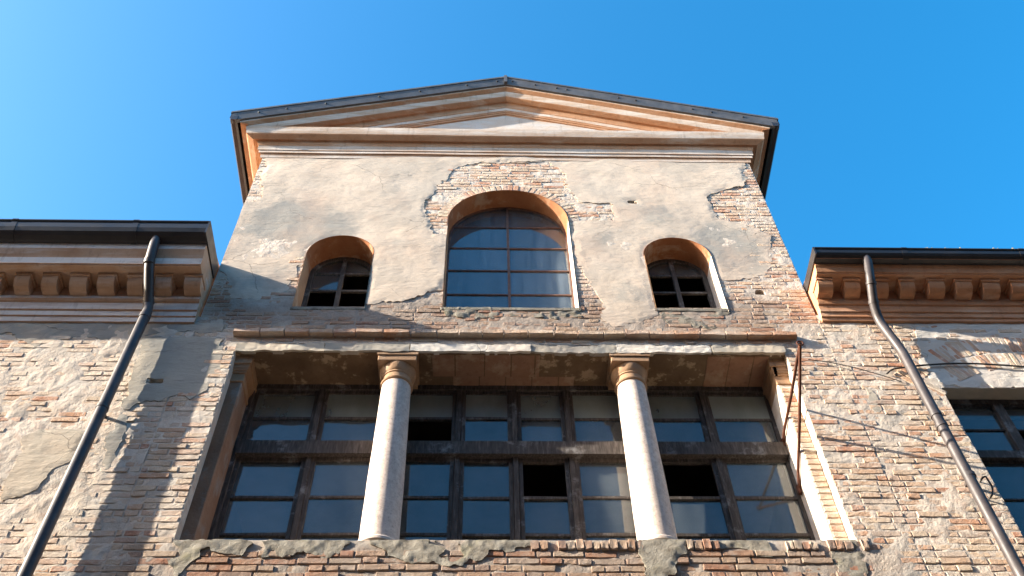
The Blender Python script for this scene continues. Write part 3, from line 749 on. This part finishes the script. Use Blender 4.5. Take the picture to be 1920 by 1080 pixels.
# ---- pediment
SL = .348; QX = 1.7; OV = .28; OVX = .514
hw = (TX1 - TX0) / 2
def fascia(prof, i):
    (p0, z0), (p1, z1) = prof[i], prof[i + 1]
    return z1 - z0 > .045 and abs(p1 - p0) < .02
def ring_sweep(prof, back):
    """cornice profile (projection, z) carried round left side, front and right side of the block with mitred corners"""
    m = MB(); n = len(prof)
    NS = 40
    path = lambda p: [(TX0 - QX * p, back)] + [(TX0 - QX * p + (TX1 - TX0 + 2 * QX * p) * k / NS, -p) for k in range(NS + 1)] + [(TX1 + QX * p, back)]
    wob = lambda x, z: .0035 * float(vn(x, z, .9, 51)) + .002 * float(vn(x, z, .22, 52))
    vv = [(x, y - (wob(x, z * 9) if 0 < k < NS + 2 else 0), z + (wob(x, 3.) * 1.6 if 0 < k < NS + 2 else 0)) for k in range(NS + 3) for p, z in prof for x, y in [path(p)[k]]]
    ff = [(k * n + i, k * n + i + 1, (k + 1) * n + i + 1, (k + 1) * n + i) for k in range(NS + 2) for i in range(n - 1)]
    m.add(vv, ff)
    for k in range(NS + 2):
        for i in range(n - 1):
            if fascia(prof, i): m.mi[k * (n - 1) + i] = 1
    return m
PH = [(-.03, 13.235), (.014, 13.245), (.018, 13.30), (.022, 13.332), (.036, 13.336), (.038, 13.385), (.048, 13.393), (.052, 13.50), (.058, 13.508)]
PH += [(.058 + .028 * (1 - math.cos(a)), 13.515 + .075 * math.sin(a)) for a in (.4, .8, 1.2, 1.57)]
PH += [(.096, 13.592), (.098, 13.582), (.140, 13.625), (.150, 13.635), (.156, 13.65), (.170, 13.811), (.08, 13.85), (.012, 13.90)]
ring_sweep(PH, 7).build('cornice', M['cornice'], block, smooth=True, second=M['fascia'])
PE = [(.27, 13.815), (.295, 13.818), (.32, 13.83), (.355, 13.84), (.375, 13.85), (.38, 13.93), (.25, 13.97)]
n = len(PE)
for sx, X in ((-1, TX0), (1, TX1)):
    m = MB(); m.add([(X + sx * p, y, z) for y in (-.205, 7) for p, z in PE], [(i, i + 1, n + i + 1, n + i) for i in range(n - 1)])
    m.build('eaves_moulding', M['cornice'], block, smooth=True)
PR = [(.012, 14.53), (.018, 14.572), (.030, 14.577), (.033, 14.612), (.041, 14.617), (.044, 14.652), (.050, 14.658), (.053, 14.726), (.060, 14.733)]
PR += [(.060 + .026 * (1 - math.cos(a)), 14.738 + .10 * math.sin(a)) for a in (.4, .8, 1.2, 1.57)]
PR += [(.098, 14.846), (.100, 14.836), (.142, 14.868), (.152, 14.876), (.158, 14.885), (.174, 15.012), (.180, 15.016), (.192, 15.04), (.212, 15.052), (.220, 15.066), (.222, 15.15), (.1, 15.19)]
for sx in (-1, 1):
    m = MB(); n = len(PR); vv = []
    for t in np.linspace(0, 1, 33):
        for p, z in PR: d = t * (hw + QX * p); vv.append((TC + sx * d, -p + .0035 * float(vn(d * sx, z * 9, .5, 53)), z - SL * d + .006 * float(vn(d * sx, 1., .6, 54)) * min(1, 8 * t)))
    m.add(vv, [(j * n + i, j * n + i + 1, (j + 1) * n + i + 1, (j + 1) * n + i) for j in range(32) for i in range(n - 1)])
    for j in range(32):
        for i in range(n - 1):
            if fascia(PR, i): m.mi[j * (n - 1) + i] = 1
    m.build('raking_cornice', M['cornice'], block, smooth=True, second=M['fascia'])
m = MB(); m.add([(TX0, -.016, 13.60), (TX1, -.016, 13.60), (TX1, -.016, 13.75), (TC, -.016, 14.62), (TX0, -.016, 13.75)], [(0, 1, 2, 3, 4)])
m.build('tympanum', mat_paint('grey_stained_tympanum', (.50, .40, .32), (.60, .50, .41), (.56, .53, .50), (.42, .58), .35, (.5, 1, 1.6)), block)
RZ = 15.305
rf = MB()
for sx in (-1, 1):
    xe = TC + sx * (hw + OVX)
    rf.add([(TC, -OV, RZ), (xe, -OV, RZ - SL * (hw + OVX)), (xe, 7.4, RZ - SL * (hw + OVX)), (TC, 7.4, RZ),
            (TC, -OV, RZ - .04), (xe, -OV, RZ - .04 - SL * (hw + OVX)), (xe, 7.4, RZ - .04 - SL * (hw + OVX)), (TC, 7.4, RZ - .04)],
           [(0, 1, 2, 3), (4, 7, 6, 5), (0, 4, 5, 1), (1, 5, 6, 2), (3, 2, 6, 7)])
roof = rf.build('roof', M['flashing'], block)
for sx in (-1, 1):
    m = MB(); xe = hw + OVX - .02; y0, y1 = -OV + .008, -OV + .05
    vv = []
    for d in (0, xe):
        for y, dz in ((y0, RZ - .035), (y0 + .024, RZ - .21), (y1 + .03, RZ - .215), (y1, RZ - .035)): vv.append((TC + sx * d, y, dz - SL * d))
    m.add(vv, [(0, 4, 5, 1), (1, 5, 6, 2), (2, 6, 7, 3), (3, 7, 4, 0), (0, 1, 2, 3), (7, 6, 5, 4)])
    fa = m.build('verge_flashing', M['flashing'], roof)
    # eaves gutter on the side
    xe = TC + sx * (hw + OVX - .004); ze = RZ - .035 - SL * (hw + OVX); m = MB(); vv = []
    pr = [(0, .0), (0, -.12), (-.02, -.155), (-.075, -.165), (-.10, -.15), (-.10, 0)]
    for y in (-OV + .02, 7.3): vv += [(xe + sx * a, y, ze + b) for a, b in pr]
    m.add(vv, [(i, i + 1, 7 + i, 6 + i) for i in range(5)] + [(0, 1, 2, 3, 4, 5), (11, 10, 9, 8, 7, 6)]); m.build('side_gutter', M['gutter'], roof)
rv = MB(); rv.lathe(0, 0, [(.016, 0), (.016, .008), (.008, .014)], 8); proto = rv.build('bolt', M['gutter'], roof)
spots = [(-1, .12), (-1, .55), (-1, 1.2), (-1, 1.75), (-1, 2.45), (-1, 2.95), (-1, 3.3), (1, .10), (1, .42), (1, .72), (1, .86), (1, 1.57), (1, 1.80), (1, 2.55), (1, 2.8), (1, 3.2)]
for q, (sx, d) in enumerate(spots):
    o = proto if q == 0 else proto.copy()
    if q: COL.objects.link(o)
    o.parent = None; o.location = (TC + sx * d, -OV + .020, RZ - .11 - SL * d); o.rotation_euler = (math.radians(98), 0, 0); attach(o, roof)
m = MB(); m.box(TC - .022, TC + .022, -OV - .006, 7.4, RZ - .20, RZ + .02); m.build('ridge_cap', M['flashing'], roof)

# ------------------------------------------------------------------ wing cornices, gutters, roofs
def close(prof): return [(-p, z) for p, z in prof] + [(.05, prof[-1][1]), (.05, prof[0][1])]
def wing(parent, mat, mat2, x0, x1, prof, gut, face_end, dents, dent, end_x, roof_z):
    m = MB(); m.prism_x(close(prof), x0, x1)
    for i in range(len(prof) - 1):
        if prof[i + 1][1] - prof[i][1] > .035 and prof[i + 1][0] - prof[i][0] < .013 and prof[i][0] > .01 and prof[i + 1][1] - prof[i][1] < .12: m.mi[2 + i] = 1
    c = m.build('cornice', mat, parent, second=mat2)
    pd = [(.095, dent[1]), (dent[0], dent[1])]
    for k in range(1, 7):
        a = k / 6 * math.pi / 2; pd.append((dent[0] - (dent[0] - .15) * (1 - math.cos(a)), dent[1] - .02 - (dent[1] - .02 - dent[2]) * math.sin(a)))
    pd.append((.095, dent[2]))
    for dx in dents:
        w = .083 + RND.uniform(-.009, .006); m = MB(); dx += RND.uniform(-.008, .008); sh_ = RND.uniform(-.012, .006); m.prism_x([(-p - (sh_ if p > .1 else 0), z + RND.uniform(-.003, .003)) for p, z in pd], dx - w, dx + w)
        d_ = m.build('dentil', mat, c)
        m = MB(); m.box(dx - w - .012, dx + w + .012, -dent[0] - .014, -.09, dent[1] - .022, dent[1] + .012); m.build('dentil_cap', mat, c)
    m = MB(); m.prism_x([(-p, z) for p, z in gut], x0 + .002, x1 - .002); gt = m.build('gutter', M['gutter'], parent)
    for k in range(6):
        gx = (x1 - .75 - 1.25 * k) if x1 < 0 else (x0 + .95 + 1.25 * k)
        pc = sum(p for p, _ in gut) / len(gut); zc = sum(z for _, z in gut) / len(gut)
        m = MB(); m.prism_x([(-(pc + (p - pc) * 1.03 + .002), zc + (z - zc) * 1.04 - .001) for p, z in gut], gx - .03, gx + .03); m.build('gutter_joint', M['gutter'], gt)
    m = MB(); lip = gut[0]
    m.box(min(end_x, end_x + face_end), max(end_x, end_x + face_end), -lip[0] + .004, .0, min(z for _, z in gut) + .004, lip[1] + .004); m.build('end_plate', M['gutter'], gt)
    m = MB(); m.prism_x([(-lip[0] + .05, roof_z), (7.4, roof_z + 1.9), (7.4, roof_z + 1.82), (-lip[0] + .06, roof_z - .07)], x0, x1); m.build('roof', M['tile'], parent)
    return c, gt
PL = [(0, 9.715), (.030, 9.725), (.034, 9.795), (.050, 9.80), (.054, 9.868), (.072, 9.875), (.078, 9.975), (.098, 9.985), (.108, 10.01), (.112, 10.045), (.095, 10.05),
      (.095, 10.215), (.30, 10.222), (.365, 10.225), (.367, 10.238), (.380, 10.24), (.392, 10.325), (.384, 10.33), (.39, 10.36), (.405, 10.40), (.425, 10.45), (.430, 10.53)]
GL = [(.585, 10.752), (.588, 10.735), (.580, 10.722), (.572, 10.718), (.572, 10.690), (.566, 10.64), (.548, 10.59), (.515, 10.553), (.47, 10.533), (.40, 10.526), (.34, 10.526), (.34, 10.742), (.56, 10.742)]
XL = -2.890
wing(wing_l, M['wing_cornice'], M['wing_fascia'], -9.2, XL, PL, GL, .016, [XL - .085 - .2855 * k for k in range(12)], (.262, 10.205, 10.052), XL, 10.70)
PRW = [(0, 9.815), (.030, 9.822), (.034, 9.862), (.050, 9.868), (.054, 9.925), (.070, 9.93), (.076, 10.015), (.095, 10.025), (.102, 10.055), (.105, 10.09), (.092, 10.095),
       (.092, 10.245), (.27, 10.25), (.315, 10.253), (.318, 10.265), (.330, 10.268), (.345, 10.32), (.358, 10.345), (.362, 10.375)]
GR = [(.492, 10.492), (.495, 10.478), (.487, 10.466), (.480, 10.462), (.480, 10.445), (.474, 10.415), (.458, 10.388), (.430, 10.372), (.39, 10.366), (.33, 10.366), (.30, 10.366), (.30, 10.484), (.47, 10.484)]
XR = 3.462
c_r, gut_r = wing(wing_r, M['wing_cornice_r'], M['wing_cornice_r'], XR, 10.0, PRW, GR, -.016, [XR + .075 + .2925 * k for k in range(12)], (.258, 10.238, 10.10), XR, 10.44)
for px, sz in ((3.68, .012), (4.50, .014), (4.66, .02), (4.72, .016), (4.88, .02), (5.00, .026), (5.40, .018), (5.45, .02), (5.50, .018), (5.58, .02), (5.85, .02), (6.1, .022)):
    m = MB()
    for q in range(5):
        dx, dz, dy = RND.uniform(-1.2, 1.2) * sz, RND.uniform(0, .9) * sz, RND.uniform(-.3, .6) * sz; e = sz * RND.uniform(.35, .6)
        m.lathe(px + dx, -.478 + dy, [(e * .5, 10.478), (e, 10.482 + dz * .5), (e * .7, 10.49 + dz + e), (e * .2, 10.49 + dz + e * 1.6)], 6)
    m.build('moss_tuft', M['moss'], gut_r)

# right wing window
WYR = .16
m = MB(); m.box(RW[0] - .03, RW[1] + .03, .006, .40, RW[3] - .002, RW[3] + .16); m.build('lintel', M['beige_patch'], wing_r)
m = MB(); m.box(RW[0] + .002, RW[0] + .05, WYR - .02, WYR + .06, RW[2], RW[3] - .01); m.box(RW[1] - .05, RW[1] - .002, WYR - .02, WYR + .06, RW[2], RW[3] - .01); m.box(RW[0] + .05, RW[1] - .05, WYR - .02, WYR + .06, RW[3] - .06, RW[3] - .004)
wr = m.build('window', M['wood'], wing_r)
m = MB(); m.box(RW[0] + .05, RW[1] - .05, WYR - .045, WYR + .06, 8.005, 8.095, .003); m.build('transom', M['wood'], wr)
m = MB(); m.bev(RW[0] - .06, RW[1] + .06, -.035, .30, RW[2] - .07, RW[2] + .02, .01, .003); m.build('sill', M['cement'], wing_r)
m = MB(); m.box(RW[0] + .05, RW[1] - .05, WYR - .02, WYR + .06, RW[2] + .02, RW[2] + .075); m.build('bottom_rail', M['wood'], wr)
ed = [RW[0] + .05, 4.87, 5.24, 5.61, RW[1] - .05]
for px in ed[1:-1]:
    m = MB(); m.box(px - .045, px + .045, WYR - .03, WYR + .05, RW[2], 8.005, .003); m.box(px - .045, px + .045, WYR - .03, WYR + .05, 8.095, RW[3] - .06, .003); m.build('post', M['wood'], wr)
for k in range(4):
    a, b = ed[k] + (.045 if k else 0), ed[k + 1] - (.045 if k < 3 else 0)
    rows = [6.672, 7.12, 7.56, 8.005, 8.095, 8.42, 8.75]
    for q in range(6):
        if q == 3: continue
        m = MB(); m.box(a, b, WYR, WYR + .035, rows[q + 1] - .018, rows[q + 1] - .001); m.build('glazing_bar', M['wood'], wr)
        if (k, q) == (1, 4): continue
        m = MB(); m.box(a, b, WYR + .014, WYR + .018, rows[q], rows[q + 1] - .012); m.mi = {k_: 1 for k_ in (0, 1, 3, 4, 5)}; m.build('pane', M['glass'], wr, second=M['glass_back'])
m = MB(); m.box(3.6, 9.9, 3.0, 3.1, 5.5, 9.8); m.box(3.55, 3.6, .17, 3.1, 5.5, 9.8); m.box(3.6, 9.9, .3, 3.1, 9.7, 9.8); m.build('room', M['dark'], wing_r)

# ------------------------------------------------------------------ downpipes
def downpipe(label, pts, r, collars, clamps):
    x, y = pts[-1][0], pts[-1][1]
    root = empty('downpipe', (x, y, pts[-1][2]), label, 'downpipe', 'downpipes on the wings')
    m = MB(); m.tube(rounded(pts, .09), r, 20); p = m.build('pipe', M['pipe'], root, smooth=True)
    for a, b in collars:
        a, b = Vector(a), Vector(b); m = MB(); m.tube([a, a.lerp(b, .12), a.lerp(b, .88), b], r + .006, 20); m.build('collar', M['pipe'], root, smooth=True)
    for z in clamps:
        m = MB(); m.tube([(x, y, z - .018), (x, y, z + .018)], r + .005, 20); m.box(x - .012, x + .012, y + r - .002, .03, z - .014, z + .014); m.build('clamp', M['pipe'], root, smooth=True)
    return root
xl, yl = -3.352, -.118
downpipe('dark downpipe bending out to the gutter of the left wing',
         [(-3.405, -.47, 10.56), (-3.405, -.47, 10.49), (-3.405, -.405, 10.235), (-3.37, -.14, 9.90), (xl, yl, 9.80), (xl, yl, 0.0)], .05,
         [((-3.405, -.412, 10.26), (-3.404, -.395, 10.215)), ((-3.373, -.165, 9.93), (-3.366, -.135, 9.885)), ((xl, yl, 9.72), (xl, yl, 9.66))], (8.35, 6.2, 3.5))
xr, yr = 4.062, -.115
downpipe('brown downpipe in front of the right wing beside its window',
         [(4.00, -.415, 10.40), (4.00, -.415, 10.33), (3.965, -.36, 10.08), (3.965, -.20, 9.86), (3.99, yr, 9.70), (xr, yr, 9.2), (xr + .01, yr, 0.0)], .047,
         [((3.966, -.345, 10.06), (3.966, -.33, 10.035)), ((3.967, -.225, 9.895), (3.967, -.205, 9.87)), ((xr, yr, 8.32), (xr, yr, 8.28)), ((xr, yr, 8.18), (xr, yr, 8.14))], (7.55, 5.2, 3.2))

# ------------------------------------------------------------------ iron bracket in the opening, wires, hook
br = empty('iron_bracket', (2.84, .43, 7.9), 'rusty iron bracket of two rods beside the right column opening', 'bracket')
tip = Vector((2.822, -.645, 8.66))
for hy, hz in ((.385, 8.475), (.378, 7.885)):
    h = Vector((2.812, hy, hz)); d = (tip - h)
    m = MB(); m.tube([h + Vector((0, 0, -.0)), h + d * .12 + Vector((-.012, 0, 0)), h + d * .5, tip], .014, 10); m.build('rod', M['rust'], br, smooth=True)
    m = MB(); m.tube([h + Vector((0, .01, -.06)), h + Vector((0, .01, .035))], .022, 12); m.box(2.812, 2.90, hy - .005, hy + .03, hz - .05, hz + .02); m.build('hinge', M['rust'], br, smooth=True)
m = MB(); m.tube([tip + Vector((.028 * math.cos(a), 0, .028 * math.sin(a))) for a in np.linspace(0, 2 * math.pi, 17)], .008, 8); m.build('ring', M['rust'], br, smooth=True)

def cable(name, label, pts, r, cat):
    P_ = [Vector((x, y, z)) for x, y, z in pts]; m = MB(); m.tube(rounded(P_, .2, 5), r, 8)
    return tag(m.build(name, M['wire'], None, smooth=True), label, cat)
cable('wire', 'black cable sagging along the arch over the right wing window', [(3.86, -.02, 8.99), (3.93, -.03, 9.05), (4.20, -.03, 9.105), (4.64, -.03, 9.15), (5.15, -.03, 9.11), (5.7, -.028, 9.02), (6.3, -.02, 8.93)], .009, 'cable')
cable('wire', 'thin loose wire slanting over brick beside the iron bracket', [(3.16, -.012, 9.21), (3.36, -.035, 9.14), (3.56, -.04, 9.06), (3.80, -.035, 8.95), (3.97, -.014, 8.88)], .0045, 'cable')
cable('shutter_hook', 'small bent black iron hook between right downpipe and window', [(4.205, .01, 7.585), (4.21, -.05, 7.59), (4.245, -.06, 7.61), (4.255, -.06, 7.47), (4.21, -.055, 7.38), (4.18, .01, 7.388)], .008, 'hook')
